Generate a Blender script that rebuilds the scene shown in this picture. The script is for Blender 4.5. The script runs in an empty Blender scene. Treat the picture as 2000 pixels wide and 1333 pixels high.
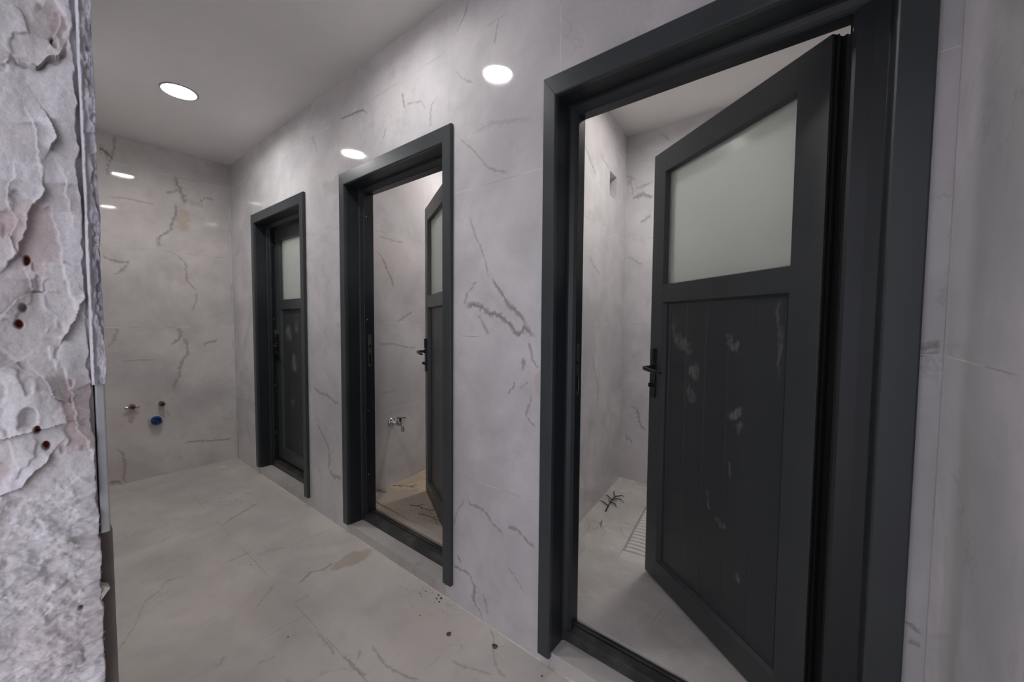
import bpy, bmesh, math, random
import numpy as np
from mathutils import Vector, Matrix, noise as mnoise

random.seed(7)
sc = bpy.context.scene
C = sc.collection

# ------------------------------------------------------------------ camera
YAW, PITCH, ROLL = -0.67895, -0.04795, 0.00779
cy, sy = math.cos(YAW), math.sin(YAW)
cp, sp = math.cos(PITCH), math.sin(PITCH)
cr, sr = math.cos(ROLL), math.sin(ROLL)
r_ = Vector((cy, -sy, 0)); fw = Vector((sy, cy, 0)); up = Vector((0, 0, 1))
f2 = fw * cp + up * sp; u2 = up * cp - fw * sp
r3 = r_ * cr + u2 * sr; u3 = u2 * cr - r_ * sr
cam_d = bpy.data.cameras.new('camera')
cam_d.sensor_fit = 'HORIZONTAL'; cam_d.sensor_width = 36.0
cam_d.lens = 763.09 / 2000 * 36.0
cam_d.clip_start = 0.02; cam_d.clip_end = 60
cam = bpy.data.objects.new('camera', cam_d); C.objects.link(cam)
M4 = Matrix((r3, u3, -f2)).transposed().to_4x4()
M4.translation = Vector((4.0998, -1.1494, 1.2466))
cam.matrix_world = M4
sc.camera = cam

# ------------------------------------------------------------------ light level
LAMP = 52.0         # emission of the corridor downlights
CABIN = 48.0        # emission of the cabin lamps
SKY = 0.25 
SKY_LOBE = 0.66
# both: daylight reaching the opening from outside
sc.view_settings.view_transform = 'Standard'
sc.view_settings.look = 'None'
sc.view_settings.gamma = 1.0
sc.view_settings.use_curve_mapping = False
sc.view_settings.exposure = 1.56
w = bpy.data.worlds.new('world'); sc.world = w; w.use_nodes = True
# dull daylight outside the opening, brighter lobe added towards +x, -y to light the plaster
wt = w.node_tree; bg = wt.nodes['Background']; bg.inputs[0].default_value = (0.89, 0.88, 0.99, 1)
wc = wt.nodes.new('ShaderNodeTexCoord'); wd = wt.nodes.new('ShaderNodeVectorMath'); wd.operation = 'DOT_PRODUCT'
wd.inputs[1].default_value = (0.76, -0.58, 0.29)
wm = wt.nodes.new('ShaderNodeMapRange'); wm.interpolation_type = 'SMOOTHSTEP'
wm.inputs[1].default_value = 0.35; wm.inputs[2].default_value = 0.97; wm.inputs[3].default_value = SKY; wm.inputs[4].default_value = SKY_LOBE
wt.links.new(wc.outputs['Generated'], wd.inputs[0]); wt.links.new(wd.outputs['Value'], wm.inputs[0]); wt.links.new(wm.outputs[0], bg.inputs[1])

# ------------------------------------------------------------------ measured marble veins
# (0 = runs along the first plane axis / 1 = along the second, points in metres, width mm, strength)
VEINS = {
 'door': [
  (1, [(3.056, 1.421), (3.045, 1.448), (3.028, 1.5), (3.005, 1.553), (2.979, 1.586), (2.944, 1.684)], 4, 0.5),
  (0, [(3.061, 1.423), (3.107, 1.374), (3.146, 1.324), (3.191, 1.289), (3.22, 1.262), (3.249, 1.236)], 10, 0.75),
  (1, [(2.924, 1.317), (2.918, 1.33), (2.93, 1.362), (2.96, 1.388), (2.989, 1.415)], 9, 0.5),
  (0, [(2.909, 1.309), (2.969, 1.316), (3.026, 1.303), (3.054, 1.276), (3.081, 1.282), (3.134, 1.258), (3.172, 1.227), (3.202, 1.199), (3.232, 1.228), (3.256, 1.21), (3.29, 1.188)], 11, 0.8),
  (1, [(3.055, 1.195), (3.027, 1.235), (2.998, 1.276)], 9, 0.5),
  (1, [(3.292, 1.078), (3.28, 1.099), (3.266, 1.117), (3.264, 1.145), (3.247, 1.176)], 6, 0.6),
  (1, [(3.225, 1.066), (3.227, 1.114)], 8, 0.7),
  (1, [(3.152, 0.971), (3.182, 1.0), (3.189, 1.024)], 6, 0.6),
  (0, [(3.211, 0.998), (3.251, 1.025)], 4, 0.6),
  (1, [(3.29, 0.857), (3.272, 0.872), (3.239, 0.905), (3.248, 0.926), (3.259, 0.956), (3.266, 0.985)], 6, 0.55),
  (0, [(2.923, 0.576), (2.93, 0.516), (2.951, 0.478), (3.011, 0.481), (3.045, 0.464), (3.087, 0.435), (3.128, 0.418), (3.141, 0.382)], 6, 0.6),
  (1, [(2.847, 0.342), (2.873, 0.42), (2.92, 0.491)], 5, 0.5),
  (0, [(3.154, 0.448), (3.205, 0.455), (3.229, 0.444), (3.266, 0.418), (3.289, 0.417)], 6, 0.65),
  (0, [(2.873, 0.225), (2.902, 0.202)], 7, 0.6),
  (0, [(2.847, 0.168), (2.912, 0.172), (2.952, 0.173), (2.983, 0.124)], 6, 0.65),
  (1, [(2.974, 0.057), (2.977, 0.087), (2.98, 0.122), (2.965, 0.149)], 10, 0.75),
  (0, [(2.974, 0.061), (3.004, 0.044), (3.028, 0.012)], 6, 0.65),
  (1, [(3.057, 0.037), (3.051, 0.078), (3.027, 0.121)], 6, 0.5),
  (0, [(3.155, 0.288), (3.189, 0.273), (3.207, 0.254), (3.237, 0.227)], 5, 0.45),
  (1, [(2.839, 2.427), (2.876, 2.451), (2.906, 2.478), (2.938, 2.532)], 4, 0.6),
  (1, [(3.076, 2.299), (3.081, 2.331), (3.098, 2.388)], 4, 0.45),
  (0, [(2.861, 2.284), (2.907, 2.236), (2.965, 2.2)], 5, 0.4),
  (0, [(2.877, 2.016), (2.981, 1.92), (3.031, 1.864), (3.09, 1.825), (3.154, 1.808)], 5, 0.45),
  (0, [(2.966, 2.005), (3.062, 2.015), (3.127, 1.999), (3.258, 1.973)], 10, 0.25),
  (0, [(1.901, 2.394), (1.997, 2.378), (2.067, 2.377), (2.149, 2.361), (2.198, 2.327)], 6, 0.85),
  (1, [(2.514, 2.249), (2.506, 2.28), (2.49, 2.332)], 7, 0.6),
  (0, [(2.522, 2.263), (2.572, 2.258), (2.632, 2.242), (2.668, 2.199)], 5, 0.4),
  (1, [(2.696, 2.105), (2.707, 2.201), (2.755, 2.228)], 7, 0.4),
  (1, [(2.331, 2.159), (2.358, 2.206)], 6, 0.4),
  (0, [(1.521, 0.815), (1.612, 0.79), (1.713, 0.786), (1.808, 0.754), (1.858, 0.761)], 9, 0.6),
  (1, [(1.722, 0.428), (1.704, 0.479), (1.638, 0.525), (1.571, 0.586)], 11, 0.6),
  (1, [(1.712, 0.326), (1.723, 0.38), (1.722, 0.435)], 11, 0.6),
  (0, [(1.706, 0.331), (1.763, 0.293), (1.876, 0.307)], 11, 0.6),
  (1, [(1.629, 2.271), (1.616, 2.305), (1.558, 2.399)], 12, 0.3),
  (0, [(4.248, 1.198), (4.277, 1.211)], 7, 0.7),
  (0, [(4.244, 1.184), (4.277, 1.192)], 6, 0.5),
  (1, [(4.269, 0.602), (4.252, 0.622)], 9, 0.6),
  (0, [(4.254, 0.58), (4.277, 0.573)], 6, 0.5),
 ],
 'back': [
  (0, [(-0.792, 2.476), (-0.759, 2.451), (-0.734, 2.431), (-0.716, 2.411)], 18, 0.9),
  (1, [(-0.754, 2.279), (-0.743, 2.373), (-0.714, 2.474), (-0.707, 2.549), (-0.714, 2.594)], 9, 0.5),
  (1, [(-0.313, 2.182), (-0.324, 2.241), (-0.342, 2.305), (-0.357, 2.325), (-0.377, 2.396)], 15, 0.7),
  (0, [(-0.431, 2.246), (-0.381, 2.271), (-0.342, 2.305)], 10, 0.55),
  (1, [(-0.488, 1.805), (-0.48, 1.898), (-0.452, 1.919), (-0.407, 1.967), (-0.4, 2.021), (-0.379, 2.086), (-0.367, 2.189)], 11, 0.65),
  (0, [(-0.224, 2.245), (-0.204, 2.237), (-0.176, 2.273), (-0.12, 2.262)], 9, 0.6),
  (0, [(-0.753, 2.13), (-0.676, 2.149), (-0.579, 2.142), (-0.491, 2.14)], 6, 0.4),
  (0, [(-0.799, 1.714), (-0.756, 1.68), (-0.676, 1.667), (-0.645, 1.682)], 11, 0.6),
  (1, [(-0.732, 1.574), (-0.691, 1.616), (-0.662, 1.661)], 11, 0.6),
  (1, [(-0.253, 1.481), (-0.315, 1.561), (-0.317, 1.623), (-0.324, 1.714), (-0.362, 1.75), (-0.409, 1.789)], 8, 0.5),
  (1, [(-0.291, 1.31), (-0.266, 1.396), (-0.254, 1.473)], 8, 0.4),
  (1, [(-0.428, 1.04), (-0.392, 1.08), (-0.365, 1.121), (-0.377, 1.184)], 12, 0.65),
  (1, [(-0.438, 0.668), (-0.421, 0.707), (-0.387, 0.787), (-0.371, 0.891), (-0.33, 0.972), (-0.331, 1.057), (-0.362, 1.121)], 12, 0.55),
  (0, [(-0.226, 1.036), (-0.177, 1.06), (-0.122, 1.067)], 10, 0.6),
  (1, [(-0.788, 1.036), (-0.754, 1.091), (-0.73, 1.185)], 9, 0.5),
  (0, [(-0.724, 0.929), (-0.626, 0.934), (-0.509, 0.93)], 5, 0.4),
  (0, [(-0.375, 0.221), (-0.335, 0.233), (-0.267, 0.221), (-0.179, 0.205), (-0.03, 0.189)], 7, 0.65),
  (1, [(-0.734, 0.005), (-0.721, 0.159), (-0.73, 0.24), (-0.769, 0.289)], 9, 0.5),
  (0, [(-0.809, 0.037), (-0.763, 0.03), (-0.737, -0.002)], 12, 0.7),
  (0, [(-0.286, 2.209), (-0.236, 2.208), (-0.191, 2.202)], 30, 0.25),
  (1, [(-0.459, 0.463), (-0.473, 0.528)], 7, 0.3),
 ],
 'floor': [
  (1, [(1.277, -0.445), (1.23, -0.388), (1.167, -0.283), (1.114, -0.194)], 9, 0.7),
  (1, [(2.088, -0.985), (2.072, -0.978), (2.029, -0.953), (1.941, -0.912), (1.795, -0.865), (1.751, -0.807), (1.688, -0.771), (1.704, -0.71)], 7, 0.45),
  (1, [(2.193, -0.388), (2.15, -0.305), (2.177, -0.257), (2.161, -0.189)], 8, 0.65),
  (1, [(2.225, -0.578), (2.166, -0.513), (2.11, -0.457)], 6, 0.45),
  (0, [(2.547, -0.461), (2.636, -0.463), (2.716, -0.469)], 6, 0.5),
  (0, [(2.398, -0.73), (2.436, -0.755)], 8, 0.4),
  (0, [(3.069, -0.001), (3.123, -0.04), (3.183, -0.102), (3.218, -0.124), (3.272, -0.137)], 6, 0.5),
  (0, [(2.775, -0.357), (2.843, -0.367), (2.916, -0.372), (2.98, -0.359), (3.052, -0.33)], 5, 0.6),
  (1, [(2.794, -0.431), (2.769, -0.393)], 6, 0.5),
  (0, [(2.74, -0.452), (2.81, -0.45), (2.889, -0.446)], 6, 0.65),
  (1, [(1.736, -0.551), (1.73, -0.482), (1.724, -0.433)], 6, 0.5),
  (1, [(1.782, -0.428), (1.793, -0.358), (1.831, -0.295)], 7, 0.4),
  (1, [(2.3, -0.445), (2.309, -0.416), (2.309, -0.382)], 6, 0.45),
  (0, [(3.062, -0.21), (3.107, -0.201), (3.182, -0.172), (3.228, -0.155)], 5, 0.45),
 ],
 'cab2': [
  (1, [(0.451, 1.477), (0.425, 1.544), (0.39, 1.596), (0.348, 1.672), (0.299, 1.715)], 8, 0.6),
  (0, [(0.472, 1.24), (0.553, 1.284), (0.623, 1.323)], 8, 0.6),
  (0, [(0.316, 1.804), (0.432, 1.799), (0.547, 1.806)], 6, 0.4),
  (0, [(0.308, 1.097), (0.448, 1.09), (0.591, 1.054), (0.667, 1.058)], 6, 0.45),
  (0, [(0.334, 0.756), (0.468, 0.765)], 6, 0.3),
 ],
 'cab3': [
  (0, [(0.793, 2.226), (0.897, 2.158), (0.983, 2.108)], 9, 0.5),
  (0, [(1.036, 2.261), (1.21, 2.228)], 8, 0.35),
  (0, [(0.882, 1.63), (0.967, 1.583), (1.075, 1.55)], 9, 0.45),
  (1, [(1.055, 0.71), (1.076, 0.835), (0.95, 1.068)], 10, 0.35),
  (0, [(1.139, 1.764), (1.242, 1.7)], 7, 0.4),
  (1, [(1.072, 0.381), (1.02, 0.525)], 6, 0.3),
 ],
 'cab3b': [
  (0, [(2.929, 2.302), (2.998, 2.269), (3.014, 2.201), (3.126, 2.223)], 8, 0.5),
  (0, [(2.942, 2.227), (2.968, 2.268), (2.993, 2.145)], 22, 0.4),
  (0, [(2.982, 2.136), (3.056, 2.15), (3.135, 2.114)], 14, 0.7),
  (0, [(3.042, 1.957), (3.121, 1.998)], 12, 0.6),
  (1, [(3.122, 0.479), (3.077, 0.519), (3.055, 0.627), (2.99, 0.655)], 13, 0.55),
  (0, [(2.972, 0.405), (3.023, 0.389)], 12, 0.5),
  (0, [(2.954, 1.733), (3.011, 1.691), (3.068, 1.658)], 7, 0.4),
  (1, [(3.239, 2.468), (3.17, 2.538)], 10, 0.4),
 ],
}
RIDGES = [
  [(-1.151, 1.512), (-1.147, 1.507), (-1.136, 1.507), (-1.126, 1.521), (-1.12, 1.526), (-1.115, 1.538)],
  [(-1.132, 1.576), (-1.123, 1.572), (-1.116, 1.57), (-1.117, 1.56), (-1.121, 1.544), (-1.123, 1.538)],
  [(-1.129, 1.458), (-1.124, 1.445), (-1.122, 1.438), (-1.128, 1.425)],
  [(-1.141, 1.449), (-1.139, 1.44), (-1.138, 1.424), (-1.136, 1.407)],
  [(-1.134, 1.392), (-1.135, 1.381), (-1.139, 1.369), (-1.145, 1.355), (-1.149, 1.326), (-1.163, 1.299)],
  [(-1.155, 1.39), (-1.158, 1.369), (-1.156, 1.347), (-1.157, 1.321)],
  [(-1.148, 1.288), (-1.146, 1.274), (-1.136, 1.274)],
  [(-1.136, 1.274), (-1.152, 1.269), (-1.167, 1.247)],
  [(-1.109, 1.273), (-1.108, 1.269), (-1.118, 1.239), (-1.126, 1.222)],
  [(-1.126, 1.186), (-1.125, 1.174), (-1.119, 1.162), (-1.121, 1.147), (-1.119, 1.124), (-1.112, 1.098)],
  [(-1.171, 1.123), (-1.159, 1.126), (-1.145, 1.129), (-1.134, 1.133), (-1.122, 1.134)],
  [(-1.173, 1.067), (-1.156, 1.074), (-1.145, 1.089), (-1.137, 1.102)],
  [(-1.12, 1.395), (-1.118, 1.379), (-1.116, 1.36)],
  [(-1.144, 1.186), (-1.138, 1.171), (-1.132, 1.16), (-1.123, 1.152)],
  [(-1.157, 1.203), (-1.168, 1.195)],
  [(-1.145, 0.872), (-1.127, 0.862), (-1.136, 0.845)],
]
HOLES = [(-1.148, 1.309), (-1.151, 1.257), (-1.141, 1.111), (-1.146, 1.129), (-1.153, 1.141), (-1.121, 1.541), (-1.155, 1.24), (-1.122, 0.92)]

# ------------------------------------------------------------------ helpers
def link(o, parent=None):
    C.objects.link(o)
    if parent is not None: o.parent = parent
    return o

def mesh_obj(name, verts, faces, mat, parent=None, smooth=False, bevel=0.0, seg=2):
    me = bpy.data.meshes.new(name)
    me.from_pydata([tuple(v) for v in verts], [], faces)
    bm = bmesh.new(); bm.from_mesh(me)
    bmesh.ops.recalc_face_normals(bm, faces=bm.faces[:]); bm.to_mesh(me); bm.free()
    if smooth:
        for p in me.polygons: p.use_smooth = True
    if mat: me.materials.append(mat)
    o = link(bpy.data.objects.new(name, me), parent)
    if bevel:
        m = o.modifiers.new('bevel', 'BEVEL'); m.width = bevel; m.segments = seg
        m.limit_method = 'ANGLE'; m.angle_limit = math.radians(40)
    return o

class MB:
    def __init__(s): s.v = []; s.f = []
    def add(s, v, f):
        b = len(s.v); s.v += [tuple(q) for q in v]; s.f += [tuple(i + b for i in q) for q in f]; return s
    def box(s, x0, x1, y0, y1, z0, z1):
        return s.add([(x0,y0,z0),(x1,y0,z0),(x1,y1,z0),(x0,y1,z0),(x0,y0,z1),(x1,y0,z1),(x1,y1,z1),(x0,y1,z1)],
                     [(0,3,2,1),(4,5,6,7),(0,1,5,4),(1,2,6,5),(2,3,7,6),(3,0,4,7)])
    def prism(s, poly, z0, z1):
        n = len(poly)
        v = [(x, y, z0) for x, y in poly] + [(x, y, z1) for x, y in poly]
        return s.add(v, [tuple(range(n))[::-1], tuple(range(n, 2*n))] + [(i, (i+1) % n, n+(i+1) % n, n+i) for i in range(n)])
    def rings(s, rings, cap=True):
        n = len(rings[0]); v = [p for r in rings for p in r]; f = []
        for k in range(len(rings)-1):
            for i in range(n):
                f.append((k*n+i, k*n+(i+1) % n, (k+1)*n+(i+1) % n, (k+1)*n+i))
        if cap: f += [tuple(range(n))[::-1], tuple(range((len(rings)-1)*n, len(rings)*n))]
        return s.add(v, f)
    def lathe(s, prof, origin, axis, n=28, cap=True):
        """prof: (distance along axis, radius)"""
        a = Vector(axis).normalized(); t = a.orthogonal().normalized(); b = a.cross(t); o = Vector(origin)
        rs = []
        for d, r in prof:
            rs.append([o + a*d + (t*math.cos(2*math.pi*i/n) + b*math.sin(2*math.pi*i/n))*max(r, 1e-5) for i in range(n)])
        return s.rings(rs, cap)
    def tube(s, pts, rad, n=10):
        pts = [Vector(p) for p in pts]; rs = []; prev = None
        for i, p in enumerate(pts):
            d = (pts[min(i+1, len(pts)-1)] - pts[max(i-1, 0)]).normalized()
            if prev is None: t = d.orthogonal().normalized()
            else: t = (prev - d*prev.dot(d)).normalized()
            prev = t; b = d.cross(t)
            r = rad[i] if isinstance(rad, (list, tuple)) else rad
            rs.append([p + (t*math.cos(2*math.pi*k/n) + b*math.sin(2*math.pi*k/n))*r for k in range(n)])
        return s.rings(rs)
    def build(s, name, mat, parent=None, **k): return mesh_obj(name, s.v, s.f, mat, parent, **k)

def empty(name, loc=(0,0,0), rz=0.0):
    o = bpy.data.objects.new(name, None); o.empty_display_size = 0.1
    C.objects.link(o); o.location = loc; o.rotation_euler = (0, 0, rz); return o

def tag(o, label=None, cat=None, group=None, kind=None):
    if label: o['label'] = label
    if cat: o['category'] = cat
    if group: o['group'] = group
    if kind: o['kind'] = kind
    return o

# ------------------------------------------------------------------ node helper
class NT:
    def __init__(s, name):
        s.m = bpy.data.materials.new(name); s.m.use_nodes = True
        s.t = s.m.node_tree; s.t.nodes.clear()
        s.out = s.t.nodes.new('ShaderNodeOutputMaterial')
    def node(s, typ, **k):
        n = s.t.nodes.new(typ)
        for a, b in k.items(): setattr(n, a, b)
        return n
    def put(s, sock, v):
        if v is None: return
        if hasattr(v, 'node'): s.t.links.new(v, sock)
        else: sock.default_value = v
    def math(s, op, a, b=None, c=None, clamp=False):
        n = s.node('ShaderNodeMath', operation=op, use_clamp=clamp)
        for i, x in enumerate((a, b, c)):
            if x is not None: s.put(n.inputs[i], x)
        return n.outputs[0]
    def vmath(s, op, a, b=None):
        n = s.node('ShaderNodeVectorMath', operation=op); s.put(n.inputs[0], a)
        if b is not None: s.put(n.inputs[1], b)
        return n.outputs[0]
    def noise(s, vec, scale, detail=3.0, rough=0.55, dist=0.0, color=False):
        n = s.node('ShaderNodeTexNoise'); s.put(n.inputs['Vector'], vec)
        n.inputs['Scale'].default_value = scale; n.inputs['Detail'].default_value = detail
        n.inputs['Roughness'].default_value = rough; n.inputs['Distortion'].default_value = dist
        return n.outputs['Color' if color else 'Fac']
    def ramp(s, fac, stops):
        n = s.node('ShaderNodeMapRange', interpolation_type='SMOOTHSTEP')
        s.put(n.inputs[0], fac); n.inputs[1].default_value, n.inputs[2].default_value = stops[0], stops[1]
        n.inputs[3].default_value, n.inputs[4].default_value = (stops[2], stops[3]) if len(stops) > 2 else (0, 1)
        return n.outputs[0]
    def mix(s, fac, a, b, mode='MIX'):
        n = s.node('ShaderNodeMix', data_type='RGBA', blend_type=mode)
        s.put(n.inputs[0], fac); s.put(n.inputs[6], a); s.put(n.inputs[7], b); return n.outputs[2]
    def coord(s, kind='Object'): return s.node('ShaderNodeTexCoord').outputs[kind]
    def sep(s, v):
        n = s.node('ShaderNodeSeparateXYZ'); s.put(n.inputs[0], v); return n.outputs
    def comb(s, x, y, z):
        n = s.node('ShaderNodeCombineXYZ'); s.put(n.inputs[0], x); s.put(n.inputs[1], y); s.put(n.inputs[2], z); return n.outputs[0]
    def principled(s, col, rough=0.5, metal=0.0, spec=0.5, bump=None, bstr=0.2, bdist=0.01, **k):
        p = s.node('ShaderNodeBsdfPrincipled')
        s.put(p.inputs['Base Color'], col); s.put(p.inputs['Roughness'], rough); s.put(p.inputs['Metallic'], metal)
        s.put(p.inputs['Specular IOR Level'], spec)
        for a, b in k.items(): s.put(p.inputs[a.replace('_', ' ')], b)
        if bump is not None:
            b = s.node('ShaderNodeBump'); s.put(b.inputs['Height'], bump)
            b.inputs['Strength'].default_value = bstr; b.inputs['Distance'].default_value = bdist
            s.t.links.new(b.outputs[0], p.inputs['Normal'])
        s.t.links.new(p.outputs[0], s.out.inputs[0]); return p

def rgba(r, g=None, b=None):
    return (r, r if g is None else g, r if b is None else b, 1)

def marble(name, axes, veins=(), hj=(), vj=(), seed=0.0, base=(0.73, 0.705, 0.71), rough=0.07,
           auto=0.5, autoscale=1.0, stains=(), dust=0.0, cloud=1.45, grout=(0.80, 0.78, 0.77), jw=0.0014, spec=0.26):
    """polished grey marble-look tile. axes: plane axes (0 x, 1 y, 2 z); hj: joints at second-axis values,
    vj: (first-axis value, min, max of second axis)"""
    n = NT(name); co = n.coord()
    wn = n.noise(co, 22.0, 3.0, 0.6, color=True)
    wv = n.vmath('MULTIPLY', n.vmath('SUBTRACT', wn, (0.5, 0.5, 0.5)), (0.017, 0.017, 0.017))
    wv2 = n.vmath('MULTIPLY', n.vmath('SUBTRACT', n.noise(co, 75.0, 3.0, 0.7, color=True), (0.5, 0.5, 0.5)), (0.009, 0.009, 0.009))
    cw = n.vmath('ADD', n.vmath('ADD', co, wv), wv2)
    S = n.sep(co); A, B = S[axes[0]], S[axes[1]]
    W = n.sep(cw); a, b = W[axes[0]], W[axes[1]]
    wid = n.ramp(n.noise(co, 45.0, 2.0), (0.30, 0.72, 0.35, 1.9))
    acc = None
    for ax, pts, wmm, st in veins:
        s_, t_ = (a, b) if ax == 0 else (b, a)
        s0, s1 = pts[0][ax], pts[-1][ax]
        if s1 - s0 < 1e-4: continue
        ts = [q[1-ax] for q in pts]; t0, t1 = min(ts), max(ts)
        if t1 - t0 < 0.02: t0 -= 0.01; t1 += 0.01
        sn = n.math('DIVIDE', n.math('SUBTRACT', s_, s0), s1 - s0)
        fc = n.node('ShaderNodeFloatCurve'); cu = fc.mapping.curves[0]
        P = [((q[ax]-s0)/(s1-s0), (q[1-ax]-t0)/(t1-t0)) for q in pts]
        cu.points[0].location = P[0]; cu.points[1].location = P[-1]
        for q in P[1:-1]: cu.points.new(*q)
        for q in cu.points: q.handle_type = 'VECTOR'
        fc.mapping.update(); n.put(fc.inputs['Value'], sn)
        tt = n.math('MULTIPLY_ADD', fc.outputs[0], t1 - t0, t0)
        d = n.math('ABSOLUTE', n.math('SUBTRACT', t_, tt))
        m = n.math('SUBTRACT', 1.0, n.math('DIVIDE', d, n.math('MULTIPLY', wid, wmm*0.00125)), clamp=True)
        e = n.math('MULTIPLY', n.math('MINIMUM', sn, n.math('SUBTRACT', 1.0, sn)), 9.0, clamp=True)
        v = n.math('MULTIPLY', n.math('MULTIPLY', n.math('POWER', m, 0.7), e), st)
        acc = v if acc is None else n.math('MAXIMUM', acc, v)
    # free veining of the print
    off = n.vmath('ADD', co, (seed*3.1, seed*1.7, seed*2.3))
    n1 = n.noise(off, 1.7*autoscale, 7.0, 0.62, 0.7)
    l1 = n.ramp(n.math('ABSOLUTE', n.math('SUBTRACT', n1, 0.5)), (0.0, 0.010, 1.0, 0.0))
    msk = n.ramp(n.noise(off, 2.3*autoscale, 3.0), (0.50, 0.66))
    v1 = n.math('MULTIPLY', n.math('MULTIPLY', l1, msk), auto)
    n2 = n.noise(n.vmath('ADD', off, (5.0, 9.0, 2.0)), 4.5*autoscale, 5.0, 0.6, 0.4)
    l2 = n.ramp(n.math('ABSOLUTE', n.math('SUBTRACT', n2, 0.5)), (0.0, 0.012, 1.0, 0.0))
    v2 = n.math('MULTIPLY', n.math('MULTIPLY', l2, n.ramp(n.noise(off, 5.0*autoscale, 2.0), (0.56, 0.70))), auto*0.55)
    vv = n.math('MAXIMUM', v1, v2)
    if acc is not None: vv = n.math('MAXIMUM', vv, acc)
    grain = n.ramp(n.noise(co, 160.0, 2.0, 0.7), (0.25, 0.75, 0.75, 1.1))
    vv = n.math('MULTIPLY', vv, grain, clamp=True)
    # clouds
    c1 = n.ramp(n.noise(off, 2.1, 5.0, 0.6, 0.3), (0.30, 0.72))
    g = base
    col = n.mix(c1, rgba(g[0]*(1-0.13*cloud), g[1]*(1-0.12*cloud), g[2]*(1-0.11*cloud)), rgba(g[0]*(1+0.10*cloud), g[1]*(1+0.10*cloud), g[2]*(1+0.11*cloud)))
    c3 = n.ramp(n.noise(n.vmath('ADD', off, (1.0, 4.0, 8.0)), 6.5, 4.0, 0.6), (0.52, 0.72))
    col = n.mix(n.math('MULTIPLY', c3, 0.42*cloud), col, rgba(g[0]*0.84, g[1]*0.85, g[2]*0.85))
    c2 = n.ramp(n.noise(n.vmath('ADD', off, (7.0, 3.0, 1.0)), 1.6, 3.0), (0.55, 0.75))
    col = n.mix(n.math('MULTIPLY', c2, 0.50), col, rgba(g[0]*1.04, g[1]*0.95, g[2]*0.93))
    for (p, q, rp, rq, tint, amt) in stains:
        dx = n.math('DIVIDE', n.math('SUBTRACT', a, p), rp); dy = n.math('DIVIDE', n.math('SUBTRACT', b, q), rq)
        rr = n.math('ADD', n.math('MULTIPLY', dx, dx), n.math('MULTIPLY', dy, dy))
        rr = n.math('ADD', rr, n.math('MULTIPLY', n.math('SUBTRACT', n.noise(co, 11.0, 4.0), 0.5), 3.4))
        col = n.mix(n.math('MULTIPLY', n.ramp(rr, (0.45, 1.1, 1.0, 0.0)), amt), col, rgba(*tint))
    col = n.mix(vv, col, rgba(0.22, 0.205, 0.185))
    if dust:
        dn = n.ramp(n.noise(co, 3.5, 6.0, 0.7), (0.35, 0.75))
        col = n.mix(n.math('MULTIPLY', dn, dust), col, rgba(0.66, 0.62, 0.57))
        sp = n.ramp(n.noise(co, 120.0, 2.0, 0.5), (0.70, 0.76))
        col = n.mix(n.math('MULTIPLY', sp, 0.5*dust), col, rgba(0.25, 0.22, 0.19))
    # joints
    j = None
    for z in hj:
        e = n.math('LESS_THAN', n.math('ABSOLUTE', n.math('SUBTRACT', B, z)), jw)
        j = e if j is None else n.math('MAXIMUM', j, e)
    for x, lo, hi in vj:
        e = n.math('LESS_THAN', n.math('ABSOLUTE', n.math('SUBTRACT', A, x)), jw)
        e = n.math('MULTIPLY', e, n.math('MULTIPLY', n.math('GREATER_THAN', B, lo), n.math('LESS_THAN', B, hi)))
        j = e if j is None else n.math('MAXIMUM', j, e)
    ro = n.math('MULTIPLY_ADD', n.ramp(n.noise(co, 7.0, 4.0), (0.4, 0.8)), 0.05, rough)
    if j is not None:
        gn = n.ramp(n.noise(co, 5.0, 2.0), (0.42, 0.58))
        col = n.mix(j, col, n.mix(gn, rgba(grout[0]*0.62, grout[1]*0.62, grout[2]*0.62), rgba(*grout)))
        ro = n.math('MAXIMUM', ro, n.math('MULTIPLY', j, 0.8))
    n.principled(col, ro, spec=spec)
    return n.m

def painted(name, base, rough=0.38, dust=0.25, dustcol=(0.16, 0.16, 0.16), streak=1.0, scale=1.0, spec=0.5):
    """charcoal coated aluminium with a thin film of building dust and wiped smears"""
    n = NT(name); co = n.coord()
    big = n.ramp(n.noise(co, 4.0*scale, 5.0, 0.65), (0.40, 0.80))
    st = n.vmath('MULTIPLY', co, (26.0, 26.0, 3.0))
    s1 = n.ramp(n.noise(st, 1.0, 4.0, 0.6), (0.58, 0.80))
    sp = n.ramp(n.noise(co, 55.0, 3.0, 0.6), (0.66, 0.78))
    d = n.math('ADD', n.math('MULTIPLY', big, 0.5), n.math('MULTIPLY', n.math('MULTIPLY', s1, big), 0.6*streak))
    d = n.math('ADD', d, n.math('MULTIPLY', n.math('MULTIPLY', sp, big), 0.35))
    col = n.mix(n.math('MULTIPLY', d, dust, clamp=True), rgba(*base), rgba(*dustcol))
    ro = n.math('MULTIPLY_ADD', d, 0.25, rough)
    n.principled(col, ro, spec=spec, bump=n.noise(co, 260.0, 2.0), bstr=0.06, bdist=0.002)
    return n.m

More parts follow.
